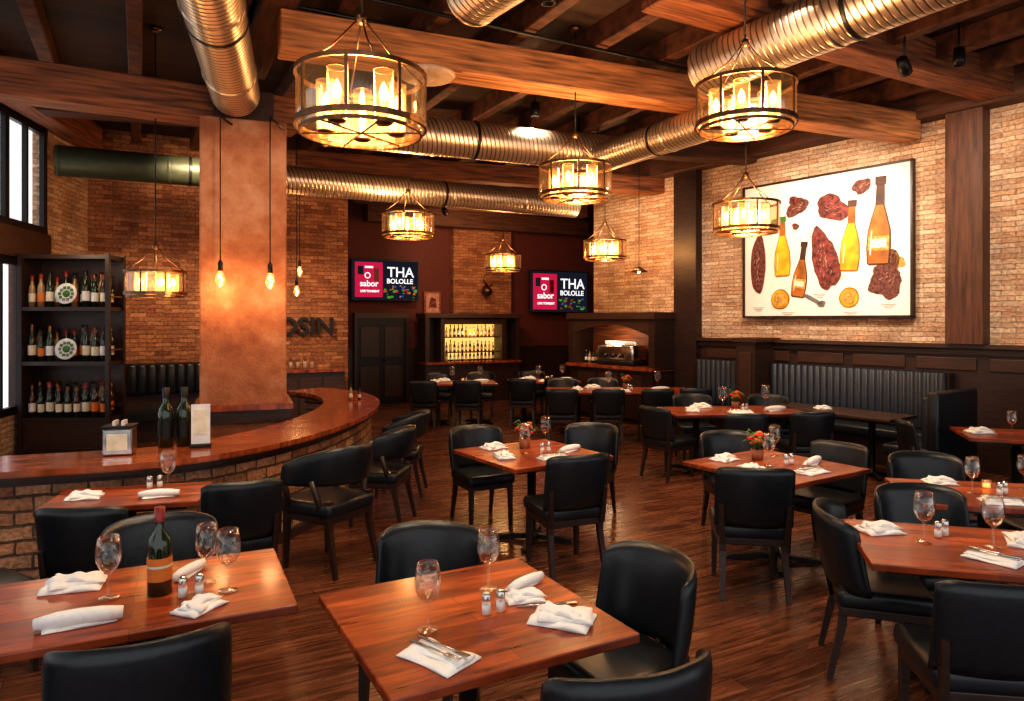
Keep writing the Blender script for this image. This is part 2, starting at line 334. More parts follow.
while k < 9:
    c = Vector((0, 8, 0)) + u*k
    pts = []
    t = -12
    while t < 14:
        p = c+v*t
        inside = p.y > -1.3 and p.x > (q0.x+(p.y-q0.y)/(q1.y-q0.y)*(q1.x-q0.x)+.3) and ((p.x-5.38)*(-.807)+(p.y-9.5)*(-.59)) > .3 and (p-Vector((-2.97, 16, 0))).dot(v) < -.2 and not ((p-Vector((-3.05, 13, 0))).dot(Vector((-.471, .882, 0))) > -.2 and p.x < -3.2)
        if inside: pts.append(t)
        t += .1
    if pts:
        a, b = pts[0], pts[-1]; cc_ = c+v*(a+b)/2
        w.rbox((cc_.x, cc_.y, ZC-.12), (.14, b-a, .24), .01, M_joist, rz=UA, seg=1)
    k += .85
w.obj('ceiling_joists')
# ---------------------------------------------------------------- ducts
def duct(name, pts, r, m=M_duct):
    for i in range(len(pts)-1):
        p0 = Vector(pts[i]); p1 = Vector(pts[i+1]); d = p1-p0; w = MB(); L = d.length
        w.lathe([(0, 0), (r, 0)], m, seg=32, smooth=False); w.lathe([(r, 0), (r, L)], m, seg=32); w.lathe([(r, L), (0, L)], m, seg=32, smooth=False)
        kk = .04
        while kk < L: w.lathe([(r, kk-.025), (r*1.04, kk-.012), (r*1.04, kk+.012), (r, kk+.025)], m, seg=32); kk += 1.3
        o = w.obj(name, p0); o.rotation_mode = 'QUATERNION'; o.rotation_quaternion = d.to_track_quat('Z', 'Y')
        h = MB(); mid = L*.5; h.lathe([(r*1.02, mid-.02), (r*1.05, mid), (r*1.02, mid+.02)], M_black, seg=24); h.obj('strap', parent=o)
duct('air_duct', [(-1.93, 4.1, 4.45), (-2.84, 7.18, 4.22)], .24)
duct('air_duct', [(-3.3, 9.93, 3.9), (1.1, 12.3, 3.9)], .2)
duct('air_duct', [(-2.22, 8.2, 4.18), (1.25, 9.6, 4.18)], .235)
duct('air_duct', [(1.2, 9.35, 4.06), (2.3, 7.4, 4.06)], .19)
duct('air_duct', [(1.85, 6.75, 4.3), (3.6, 4.3, 4.42)], .24)
duct('air_duct', [(-.33, 5.55, 4.46), (.4, 4.5, 4.44)], .23)
duct('air_duct', [(-6.0, 9.2, 4.0), (-3.1, 10.6, 4.0)], .2, M_ductd)
# round ceiling diffuser on a square backing plate fixed under the main beam
w = MB(); w.lathe([(0, -.06), (.07, -.06), (.08, -.03), (.12, -.055), (.13, -.03), (.18, -.05), (.19, -.025), (.25, -.035), (.28, .0), (0, .0)], M_vent, seg=36); w.box((0, 0, .01), (.6, .34, .02), M_beam); w.obj('ceiling_vent', (-.82, 6.72, 4.26), R(23))
w = MB()
for off in (0, .5): w.tube([Vector((-5, 4+off, 4.66)), Vector((-5, 4+off, 4.66))+u*11], .018, M_black)
w.obj('ceiling_conduit_pipes')
# ---------------------------------------------------------------- column & bar
cc = Vector((-2.95, 7.7, 0)); CR = R(21)
mb = MB(); mb.rbox((0, 0, 2.0), (.85, .85, 4.0), .015, M_plaster); mb.box((0, 0, 4.16), (.6, .6, .36), M_darkx); mb.box((0, 0, .99), (.98, .98, .06), M_barwood); mb.box((0, 0, .9), (.92, .92, .14), M_darkx)
mb.obj('plaster_column', cc, CR)
ctrl = [(-5.0, 4.15), (-4.2, 4.4), (-3.41, 4.68), (-2.62, 4.99), (-2.12, 5.45), (-1.78, 6.2), (-1.6, 7.1), (-1.57, 8.1), (-1.75, 9.1), (-2.2, 10.0), (-2.9, 10.6), (-3.6, 10.9)]
def cat(P, n=6):
    out = []
    for i in range(1, len(P)-2):
        a, b, c, d = [Vector(p) for p in P[i-1:i+3]]
        for k in range(n):
            t = k/n
            out.append(.5*((2*b)+(c-a)*t+(2*a-5*b+4*c-d)*t*t+(-a+3*b-3*c+d)*t**3))
    out.append(Vector(P[-2])); return out
path = cat([Vector(p).to_2d() for p in ctrl])
def off(path, o):
    r = []
    for i, p in enumerate(path):
        t = (path[min(i+1, len(path)-1)]-path[max(i-1, 0)]).normalized(); n = Vector((-t.y, t.x)); r.append(p+n*o)
    return r
def ribbon(w, o0, o1, z0, z1, m):
    A = off(path, o0); B = off(path, o1); n = len(A); vs = []; fs = []
    for a, b in zip(A, B): vs += [(a.x, a.y, z0), (a.x, a.y, z1), (b.x, b.y, z1), (b.x, b.y, z0)]
    for i in range(n-1):
        for k in range(4):
            l = (k+1) % 4; fs.append((i*4+k, i*4+l, (i+1)*4+l, (i+1)*4+k))
    fs.append((0, 1, 2, 3)); fs.append(tuple((n-1)*4+k for k in (3, 2, 1, 0)))
    w.add(vs, fs, m)
w = MB(); ribbon(w, 0, .68, .835, .88, M_barwood); ribbon(w, .03, .65, .80, .835, M_darkx); ribbon(w, -.005, .03, .845, .883, M_barwood)
ribbon(w, .10, .30, 0, .80, M_stone); ribbon(w, .09, .10, .76, .80, M_darkx); ribbon(w, .09, .10, 0, .08, M_darkx)
w.obj('bar_counter')
def bottle(w, x, y, z, h=.3, m=None, lab=None, r=.037, seg=10, foil=None, M=None):
    m = m or random.choice([M_gb, M_bb, M_cb, M_gb, M_gb]); s = h/.3
    T = Matrix.Translation((x, y, z)) @ Matrix.Scale(s, 4)
    if M: T = M @ T
    w.lathe([(0, 0), (r, 0), (r, .17), (r*.85, .195), (.014, .225), (.013, .285), (.016, .287), (.016, .3), (0, .3)], m, T, seg)
    w.lathe([(r*1.02, .05), (r*1.02, .13)], lab or random.choice([M_label, M_label, M_olabel, M_white_en]), T, seg)
    w.lathe([(.0155, .25), (.0175, .30), (0, .302)], foil or random.choice([M_foil, M_black, M_bronze]), T, seg)
sh = empty('liquor_shelf', (-5.66, 9.02, 0), R(2))
w = MB(); W = 1.08
for x in (-W/2, W/2):
    for y in (-.18, .18): w.box((x, y, 1.37), (.05, .05, 2.74), M_dark)
w.box((-W/2, .0, 1.37), (.03, .36, 2.74), M_dark)
for z in (.25, .64, 1.35, 2.04, 2.70): w.box((0, 0, z), (W, .4, .05), M_dark)
for z in (.8, 1.52, 2.2): w.box((W/2, 0, z), (.02, .36, .02), M_bronze)
w.box((0, .2, 1.37), (W, .02, 2.74), M_darkx); w.box((0, 0, .32), (W-.04, .36, .64), M_darkx)
w.obj('shelf_frame', parent=sh)
w = MB()
for z in (.665, 1.375, 2.065):
    for row in (0, 1):
        x = -W/2+.09
        while x < W/2-.06:
            if not (z > 1 and abs(x-.02) < .15 and row == 0): bottle(w, x, -.1+.15*row, z, random.uniform(.38, .48), r=.030)
            x += .112
w.obj('shelf_bottles', parent=sh)
w = MB()
for z in (1.53, 2.23):
    T = Matrix.Translation((.02, -.16, z)) @ Matrix.Rotation(R(80), 4, 'X')
    w.lathe([(0, .01), (.08, .012), (.135, .03), (.135, .02), (.08, 0), (0, 0)], M_white_en, T, 24)
    for i in range(10):
        a = i*.63; w.box((.08*math.cos(a), .08*math.sin(a), .022), (.035, .035, .006), random.choice([M_leaf, M_grey]), T)
    w.lathe([(0, .013), (.045, .014), (.045, .016), (0, .018)], M_leaf, T, 16)
w.obj('shelf_plates', parent=sh)
light('POINT', 'shelf_glow', (.1, -.7, 2.9), 15, (1, .75, .5), sh, .25)
w = MB()
for i in range(14): w.rbox((-.9+i*.14, 0, .95), (.15, .14, .5), .05, M_leather)
w.box((0, .1, .6), (2.1, .1, 1.2), M_dark); w.box((0, -.25, .4), (2.1, .55, .12), M_leather); w.box((0, -.2, .17), (2.1, .45, .34), M_dark)
w.obj('leather_banquette_behind_bar', (-5.25, 11.55, 0), ang(3.65, 1.95))
w = MB(); w.box((0, 0, .5), (1.2, .5, 1.0), M_dark); w.box((0, -.02, 1.02), (1.28, .58, .05), M_barwood)
for x in (-.4, 0, .4): w.box((x, -.26, .5), (.36, .02, .8), M_darkx)
w.obj('service_cabinet', (-3.6, 12.3, 0), ang(3.65, 1.95))
w = MB()
for i in range(5):
    T = Matrix.Translation((-.4+i*.12, 0, 1.045)); w.lathe([(0, 0), (.035, 0), (.04, .2), (.037, .2), (.033, .01), (0, .01)], M_glass, T, 12)
    w.lathe([(0, .012), (.03, .012), (.03, .12), (0, .12)], M_white_en, T, 12)
w.obj('tumbler_glasses', (-3.6, 12.3, 0), ang(3.65, 1.95))
t = bpy.data.curves.new('sign_letters', 'FONT'); t.body = 'DSIN'; t.size = .44; t.extrude = .03; t.offset = .008; t.align_x = 'CENTER'; t.materials.append(M_black)
o = bpy.data.objects.new('metal_letter_sign', t); COL.objects.link(o)
pd = Vector((3.65, 1.95, 0)).normalized(); sp = Vector((-3.72, 12.64, 1.64)) - Vector((-pd.y, pd.x, 0))*.08
o.location = sp; o.rotation_euler = (R(90), 0, ang(3.65, 1.95))
w = MB(); bottle(w, 0, 0, 0, .47, M_gb, M_black, foil=M_black, seg=16); me_w = w.mesh('wine_bottle')
place(me_w, 'wine_bottle', (-2.78, 5.62, .884)); place(me_w, 'wine_bottle', (-2.66, 5.68, .884))
w = MB(); w.rbox((0, 0, .012), (.16, .09, .024), .004, M_black); w.box((0, 0, .18), (.14, .012, .32), M_white_en); w.box((0, -.008, .2), (.1, .004, .2), M_label)
w.obj('menu_holder', (-2.50, 5.62, .884), R(20))
w = MB(); w.rbox((0, 0, .1), (.2, .16, .2), .012, M_steel); w.box((0, -.082, .1), (.14, .004, .12), M_label); w.rbox((0, 0, .21), (.22, .18, .02), .004, M_black)
for i in range(2): w.box((-.03+i*.06, 0, .235), (.02, .1, .04), M_white_en)
w.obj('napkin_caddy', (-2.98, 5.32, .884), R(15))
w = MB(); bottle(w, 0, 0, 0, .2, M_cb, seg=10); bottle(w, .1, .05, 0, .16, M_bb, seg=10); w.obj('bitters_bottles', (-2.05, 8.9, .884))
# ---------------------------------------------------------------- back bar cabinets, door, TVs
w = MB()
w.box((-.6, 0, 1.0), (.06, .12, 2.0), M_dark); w.box((.6, 0, 1.0), (.06, .12, 2.0), M_dark); w.box((0, 0, 2.0), (1.26, .14, .12), M_darkx)
w.box((0, 0, .98), (1.14, .05, 1.94), M_black)
for z in (.5, 1.4): w.rbox((-.28, -.03, z), (.44, .03, .7), .01, M_dark); w.rbox((.28, -.03, z), (.44, .03, .7), .01, M_dark)
w.lathe([(0, 0), (.03, 0), (.03, .05), (0, .06)], M_bronze, Matrix.Translation((.05, -.05, 1.0)) @ Matrix.Rotation(R(90), 4, 'X'), 10)
w.obj('door_1', bw(-.05, .1), UA)
cb = empty('back_bar_cabinet', bw(1.95, .52), UA)
w = MB()
w.box((0, .2, 1.0), (2.3, .06, 2.0), M_dark); w.box((0, 0, .45), (2.3, .5, .9), M_dark)
for x in (-1.15, -.78, .78, 1.15): w.box((x, -.02, 1.0), (.1, .5, 2.0), M_dark)
w.box((0, -.03, 2.0), (2.45, .6, .1), M_darkx); w.box((0, -.06, .92), (2.4, .6, .05), M_barwood)
w.box((0, .16, 1.4), (1.5, .01, .85), M_lit)
for z in (1.15, 1.5): w.box((0, .02, z), (1.5, .25, .025), M_bronze)
w.box((0, .0, 1.86), (1.5, .4, .12), M_darkx)
w.obj('cabinet_body', parent=cb)
w = MB()
for z in (.945, 1.163, 1.513):
    x = -.68
    while x < .7: bottle(w, x, 0, z, random.uniform(.2, .28), random.choice([M_cb, M_bb, M_oil, M_gb]), seg=8); x += .1
w.obj('cabinet_bottles', parent=cb)
light('POINT', 'cabinet_glow', (0, -.15, 1.72), 9, (1, .65, .25), cb)
cb = empty('espresso_station_cabinet', RP(5.1, .38), RA)
w = MB(); w.box((0, 0, .5), (2.2, .6, 1.0), M_dark); w.box((0, -.03, 1.02), (2.3, .7, .06), M_barwood)
for x in (-1.08, 1.08): w.box((x, 0, 1.5), (.14, .6, 1.0), M_dark)
w.box((0, 0, 1.98), (2.35, .68, .12), M_darkx); w.box((0, .27, 1.5), (2.1, .04, .95), M_beamr)
for i in range(14):
    x0 = -1.02+2.04*i/14; x1 = -1.02+2.04*(i+1)/14
    z0 = 1.62+.2*math.sin(math.pi*i/14); z1 = 1.62+.2*math.sin(math.pi*(i+1)/14)
    w.prism([(x0, z0), (x1, z1), (x1, 1.93), (x0, 1.93)], -.3, -.22, M_darkx)
for x in (-.6, 0, .6): w.rbox((x, -.31, .5), (.5, .03, .8), .01, M_darkx)
w.obj('cabinet_body', parent=cb)
w = MB(); w.rbox((.1, -.05, 1.28), (.95, .4, .3), .04, M_steel); w.rbox((.1, -.05, 1.1), (1.0, .45, .08), .02, M_black)
for x in (-.1, .1, .3): w.tube([(x, -.27, 1.26), (x, -.3, 1.2)], .03, M_black)
for i in range(12):
    w.lathe([(0, 0), (.03, 0), (.045, .07), (.04, .07), (.026, .01), (0, .01)], M_white_en, Matrix.Translation((-.3+i*.07, -.05, 1.43)), 10)
w.obj('espresso_machine', parent=cb)
w = MB()
for i in range(6): bottle(w, -.95+i*.1, 0, 1.05, .26, seg=8)
w.obj('cabinet_bottles', parent=cb)
light('POINT', 'cabinet_glow', (0, -.2, 1.6), 10, (1, .7, .45), cb)
def text(body, size, loc, parent, m):
    t = bpy.data.curves.new('screen_text', 'FONT'); t.body = body; t.size = size; t.align_x = 'CENTER'; t.extrude = .002; t.offset = .004; t.materials.append(m)
    o = bpy.data.objects.new('screen_text', t); COL.objects.link(o); o.parent = parent; o.location = loc; o.rotation_euler = (R(90), 0, 0); return o
def tv(loc, W, H):
    e = empty('wall_television', loc, UA); w = MB()
    w.rbox((0, 0, 0), (W, .07, H), .01, M_black); w.box((0, -.037, 0), (W-.06, .004, H-.06), M_screen)
    w.box((-W*.25, -.041, .0), (W*.40, .004, H*.84), M_pink)
    for i in range(44): w.box((W*random.uniform(-.02, .44), -.0415-.0004*i, -H*random.uniform(.14, .42)), (random.uniform(.03, .09), .003, random.uniform(.02, .06)), random.choice([M_grn, M_blue, M_grn, M_oil, M_pink, M_screen, M_screen]))
    T = Matrix.Translation((-W*.27, -.046, .10*H)) @ Matrix.Rotation(R(90), 4, 'X')
    w.lathe([(H*.05, 0), (H*.075, 0), (H*.075, .003), (H*.05, .003)], M_white, T, 20)
    w.box((-W*.37, -.045, .22*H), (W*.08, .003, H*.2), M_screen); w.box((-W*.14, -.045, .12*H), (W*.07, .003, H*.3), M_foil); w.box((-W*.25, -.045, .3*H), (W*.12, .003, H*.05), M_white)
    w.box((0, .12, 0), (.3, .2, .3), M_black)
    w.obj('screen_panel', parent=e)
    text('THA', H*.34, (W*.21, -.07, H*.08), e, M_white); text('BOLOLLE', H*.16, (W*.2, -.07, -H*.08), e, M_white); text('sabor', H*.2, (-W*.25, -.06, -H*.16), e, M_white); text('LIVE TONIGHT', H*.07, (-W*.24, -.06, -H*.30), e, M_white)
tv(tuple(bw(.0, .25)+Vector((0, 0, 2.80))), 1.58, .93)
tv(tuple(bw(4.6, .25)+Vector((0, 0, 2.62))), 1.75, 1.08)
w = MB(); w.rbox((0, 0, 0), (.42, .04, .55), .01, M_beamr); w.box((0, -.025, 0), (.32, .01, .45), M_fat); w.prism([(-.1, -.1), (.1, -.12), (.08, .1), (-.05, .14)], -.035, -.03, M_meat); w.obj('framed_wall_print', tuple(bw(1.2, .06)+Vector((0, 0, 2.3))), UA)
w = MB(); w.lathe([(0, -.14), (.09, -.1), (.14, 0), (.09, .1), (0, .14)], M_bronze, Matrix.Rotation(R(90), 4, 'X'), 14)
w.tube([(0, -.05, .05), (-.15, -.12, .25), (-.1, -.14, .4)], [.03, .02, .005], M_bronze); w.tube([(0, -.05, .05), (.15, -.12, .25), (.1, -.14, .4)], [.03, .02, .005], M_bronze)
w.obj('wall_horn_sculpture', tuple(bw(2.5, .34)+Vector((0, 0, 2.6))), UA)
# ---------------------------------------------------------------- wall poster
PW, PH = 2.62, 2.1
pc = RP(1.22, .06, 3.0)
po = empty('food_wall_poster', pc, RA)
w = MB()
w.box((0, 0, 0), (PW, .05, PH), M_paper)
for sx in (-1, 1): w.box((sx*PW/2, -.01, 0), (.03, .09, PH+.03), M_dark)
for sz in (-1, 1): w.box((0, -.01, sz*PH/2), (PW+.03, .09, .03), M_dark)
w.obj('canvas_frame', parent=po)
w = MB()
def uv(a, b): return ((a-.5)*PW, (.5-b)*PH)
def blob(a, b, sw, shh, m, rot=0, jit=.18, y=-.03, streak=0, rim=None):
    cx, cz = uv(a, b)
    n = 36; ph = [random.uniform(0, 6.28) for _ in range(4)]
    def outl(k):
        pts = []
        for i in range(n):
            t = 2*math.pi*i/n; r = k*(1+jit*(math.sin(2*t+ph[0])*.6+math.sin(3*t+ph[1])*.5+math.sin(5*t+ph[2])*.3+math.sin(11*t+ph[3])*.15))
            x = sw*PW/2*r*math.cos(t); z = shh*PH/2*r*math.sin(t)
            pts.append((cx+x*math.cos(rot)-z*math.sin(rot), cz+x*math.sin(rot)+z*math.cos(rot)))
        return pts
    if rim: w.prism(outl(1.0), y-.004, -.02, rim); w.prism(outl(.90), y-.007, -.02, m)
    else: w.prism(outl(1.0), y-.006, -.02, m)
    for i in range(streak):
        a1 = random.uniform(0, 6.28); rr = random.uniform(0, .6)
        x = sw*PW/2*rr*math.cos(a1); z = shh*PH/2*rr*math.sin(a1); q = rot+random.uniform(-.5, .5)+(1.2 if shh > sw else 0)
        px, pz = cx+x*math.cos(rot)-z*math.sin(rot), cz+x*math.sin(rot)+z*math.cos(rot)
        l = random.uniform(.015, .05); t_ = random.uniform(.002, .006)
        c_, s_ = math.cos(q), math.sin(q)
        w.prism([(px-l*c_, pz-l*s_), (px+t_*s_, pz-t_*c_), (px+l*c_, pz+l*s_), (px-t_*s_, pz+t_*c_)], y-.010-.0002*i, -.02, M_fat)
def pbottle(a, b, h, m, tilt=0, cap=M_dkgl, lab=True, neck=None, fat=1.25):
    cx, cz = uv(a, b); H = h*PH; s = H/.3
    base = Matrix.Translation((cx, -.03, cz)) @ Matrix.Rotation(tilt, 4, 'Y')
    def sil(prof, y, mt, sc=1.0):
        pts = [(-r*fat*s*sc, (z-.15)*s) for r, z in prof] + [(r*fat*s*sc, (z-.15)*s) for r, z in prof[::-1]]
        w.prism(pts, y, 0, mt, base)
    P = [(.030, 0), (.036, .006), (.040, .06), (.037, .12), (.026, .165), (.015, .205), (.013, .28), (.015, .284), (.015, .3)]
    sil(P, -.006, neck or M_dkgl)
    sil([(max(r-.0035, .004), z) for r, z in P[1:6]], -.009, m)
    if lab:
        sil([(.034, .05), (.034, .10)], -.012, M_slice); sil([(.026, .06), (.027, .09)], -.014, M_label)
    sil([(.017, .275), (.017, .303)], -.012, cap)
    w.prism([(-.029*s, -.115*s), (-.024*s, -.115*s), (-.022*s, -.03*s), (-.026*s, -.03*s)], -.013, 0, M_label, base)
blob(.10, .60, .10, .46, M_meat2, jit=.08, streak=16, rim=M_meat); blob(.22, .29, .07, .06, M_leaf, .4); blob(.20, .34, .07, .07, M_meat2, streak=3)
pbottle(.265, .48, .44, M_oil, cap=M_leaf, neck=M_amb, fat=1.15, lab=False); blob(.36, .2, .14, .12, M_meat2, .3, streak=8); blob(.34, .15, .07, .06, M_meat)
blob(.35, .34, .04, .05, M_meat2)
pbottle(.385, .66, .40, M_amb, R(8), fat=1.1); blob(.53, .60, .16, .42, M_meat, .15, streak=28, rim=M_meat2); blob(.575, .24, .20, .17, M_meat, -.3, streak=14, rim=M_meat2)
pbottle(.68, .45, .48, M_oil, R(3), neck=M_amb, fat=1.1, lab=False); blob(.74, .12, .11, .09, M_meat2, .5, streak=5)
pbottle(.835, .37, .58, M_amb, R(2), neck=M_dkgl, fat=1.05); blob(.87, .74, .18, .26, M_meat2, -.5, .32, streak=12); blob(.925, .64, .07, .10, M_slice, 0, .3)
blob(.25, .87, .12, .15, M_oil, 0, .03, rim=M_amb); blob(.67, .87, .11, .14, M_oil, 0, .03, rim=M_amb)
blob(.25, .87, .08, .10, M_slice, 0, .1, -.038); blob(.67, .87, .07, .09, M_slice, 0, .1, -.038)
blob(.45, .87, .14, .03, M_grey, -.5, .1); blob(.39, .835, .045, .05, M_grey); blob(.51, .91, .045, .05, M_grey)
for a, b in ((.1, .93), (.3, .97), (.5, .84), (.68, .97), (.88, .92), (.1, .2), (.45, .40), (.62, .72), (.47, .12)):
    cx, cz = uv(a, b)
    for k in range(3): w.box((cx, -.028, cz-k*.025), (.2-.05*k, .004, .007), M_grey)
w.obj('poster_artwork', parent=po)
# ---------------------------------------------------------------- banquettes along right wall
def channel(w, x0, x1, z0, z1, yb, m, rib=.085):
    n = max(1, round((x1-x0)/rib)); pts = []
    for i in range(n):
        for k in range(6):
            t = k/6; pts.append((x0+(x1-x0)*(i+t)/n, yb-.03-.035*math.sin(math.pi*t)**.6))
    pts.append((x1, yb-.03)); vs = []; fs = []
    for x, y in pts: vs += [(x, y, z0), (x, y-.0, z1-.02), (x, y+.02, z1), (x, yb+.05, z1)]
    for i in range(len(pts)-1):
        for k in range(3): fs.append((i*4+k, i*4+k+1, i*4+k+5, i*4+k+4))
    w.add(vs, fs, m, None, True)
def banquette(s1, s0):
    w = MB(); x0, x1 = RX(s1), RX(s0); xm = (x0+x1)/2; L = x1-x0
    w.box((xm, -.16, .62), (L, .14, 1.2), M_dark); channel(w, x0+.03, x1-.03, .5, 1.23, -.24, M_leather2, .10)
    w.rbox((xm, -.47, .42), (L-.02, .5, .13), .03, M_leather); w.box((xm, -.45, .18), (L, .44, .36), M_dark)
    w.obj('channel_back_banquette', e0, RA)
banquette(3.4, 2.35); banquette(1.95, -.6); banquette(-1.4, -5.5)
w = MB()
for s in (2.15,): w.box((RX(s), -.3, .78), (.34, .6, 1.56), M_dark); w.box((RX(s), -.3, 1.59), (.44, .68, .06), M_darkx); w.rbox((RX(s), -.61, .8), (.22, .02, 1.2), .005, M_darkx)
w.obj('trim_booth_pier', e0, RA)
def booth(s, n, nm='booth_seat'):
    w = MB(); p = RP(s, n)
    w.rbox((0, 0, .56), (1.05, .12, 1.1), .03, M_leather); w.rbox((0, .08, .6), (1.0, .1, .9), .03, M_leather2)
    w.rbox((0, .3, .42), (1.05, .5, .13), .03, M_leather); w.box((0, .28, .18), (1.0, .44, .36), M_dark)
    w.obj(nm, p, RA+R(90))
booth(-1.05, 1.25)
# ---------------------------------------------------------------- chairs
def chair_mesh(kind):
    w = MB()
    if kind == 'side':
        hw, bow, zt, zb, wrap = .245, .06, .87, .47, 0
    elif kind == 'barrel':
        hw, bow, zt, zb, wrap = .265, .17, .87, .47, .05
    else:
        hw, bow, zt, zb, wrap = .31, .40, .86, .60, .16
    w.rbox((0, .01, .435), (.47, .47, .10), .035, M_leather, seg=3)
    w.rbox((0, .0, .37), (.44, .42, .05), .008, M_dark)
    for sx in (-1, 1):
        w.tube([(sx*.195, .19, .37), (sx*.2, .2, .0)], [.030, .020], M_dark, 4, smooth=False)
        w.tube([(sx*.195, -.19, .5), (sx*.195, -.195, .3), (sx*.205, -.26, .0)], [.03, .028, .019], M_dark, 4, smooth=False)
    nx, nz = 24, 8; th = .055
    def pt(a, t, side):
        x = hw*math.sin(a*math.pi/2*.98) if wrap else hw*a
        y0 = -.235 + bow*(abs(a)**2.2 if not wrap else (1-math.cos(a*math.pi/2)))
        top = zt - wrap*max(0, abs(a)-.25)**1.5 - .03*abs(a)**8
        z = zb+(top-zb)*t; y = y0-.18*(z-.45)
        nxn = Vector((-a*(1.4 if wrap else .4), 1, 0)).normalized()
        puff = math.sin(math.pi*min(1, max(0, t)))**.4*(1-abs(a)**8)
        o = nxn*(th/2*(.35+.65*puff))*side
        return (x+o.x, y+o.y, z)
    vs = []; fs = []; idx = {}
    for side in (1, -1):
        for i in range(nx+1):
            for j in range(nz+1):
                idx[(side, i, j)] = len(vs); vs.append(pt(-1+2*i/nx, j/nz, side))
    for i in range(nx):
        for j in range(nz):
            fs.append((idx[1, i, j], idx[1, i+1, j], idx[1, i+1, j+1], idx[1, i, j+1])); fs.append((idx[-1, i, j], idx[-1, i, j+1], idx[-1, i+1, j+1], idx[-1, i+1, j]))
        for j in (0, nz): fs.append((idx[1, i, j], idx[-1, i, j], idx[-1, i+1, j], idx[1, i+1, j]))
    for i in (0, nx):
        for j in range(nz): fs.append((idx[1, i, j], idx[1, i, j+1], idx[-1, i, j+1], idx[-1, i, j]))
    w.add(vs, fs, M_leather, None, True)
    for sx in (-1, 1):
        if kind == 'side': w.tube([(sx*.2, -.21, .36), (sx*.21, -.25, .62)], [.026, .02], M_dark, 4, smooth=False)
        elif kind == 'barrel': w.tube([(sx*.2, -.15, .38), (sx*.225, -.16, .56)], [.024, .02], M_dark, 4, smooth=False); w.tube([(0, -.22, .38), (0, -.25, .52)], .02, M_dark, 4)
        else:
            w.tube([(sx*.2, .16, .38), (sx*.29, .12, .64)], [.024, .022], M_dark, 6); w.tube([(sx*.2, -.15, .38), (sx*.26, -.1, .64)], .022, M_dark, 6)
    return w.mesh('chair_'+kind)
CH = {k: chair_mesh(k) for k in ('side', 'barrel', 'arm')}
def chair(x, y, fx, fy, kind='side', sc=1):
    nm = {'side': 'dining_chair', 'barrel': 'barrel_back_dining_chair', 'arm': 'bar_armchair'}[kind]
    return place(CH[kind], nm, (x, y, 0), ang(fx, fy)-R(90), sc=sc)
# ---------------------------------------------------------------- tables
def table(x, y, rz, sx, sy, mtop=None, name='dining_table', h=.755, twin=False):
    w = MB(); mt = mtop or M_table
    w.rbox((0, 0, h-.018), (sx, sy, .036), .006, mt, seg=2); w.box((0, 0, h-.05), (sx-.16, sy-.16, .03), M_black)
    cols = (-sx*.28, sx*.28) if twin else (0,)
    for cx in cols:
        w.lathe([(.10, h-.065), (.1, h-.08), (.04, h-.10), (.035, .1), (.05, .06), (.09, .045), (0, .045)], M_black, Matrix.Translation((cx, 0, 0)), 16)
        fl = min(sy*.38, .34)
        for a in range(4):
            T = Matrix.Translation((cx, 0, 0)) @ Matrix.Rotation(R(45+90*a), 4, 'Z')
            w.prism([(0, 0.02), (fl, 0.0), (fl+.02, .015), (fl, .03), (0, .065)], -.025, .025, M_black, T)
    return w.obj(name, (x, y, 0), rz)
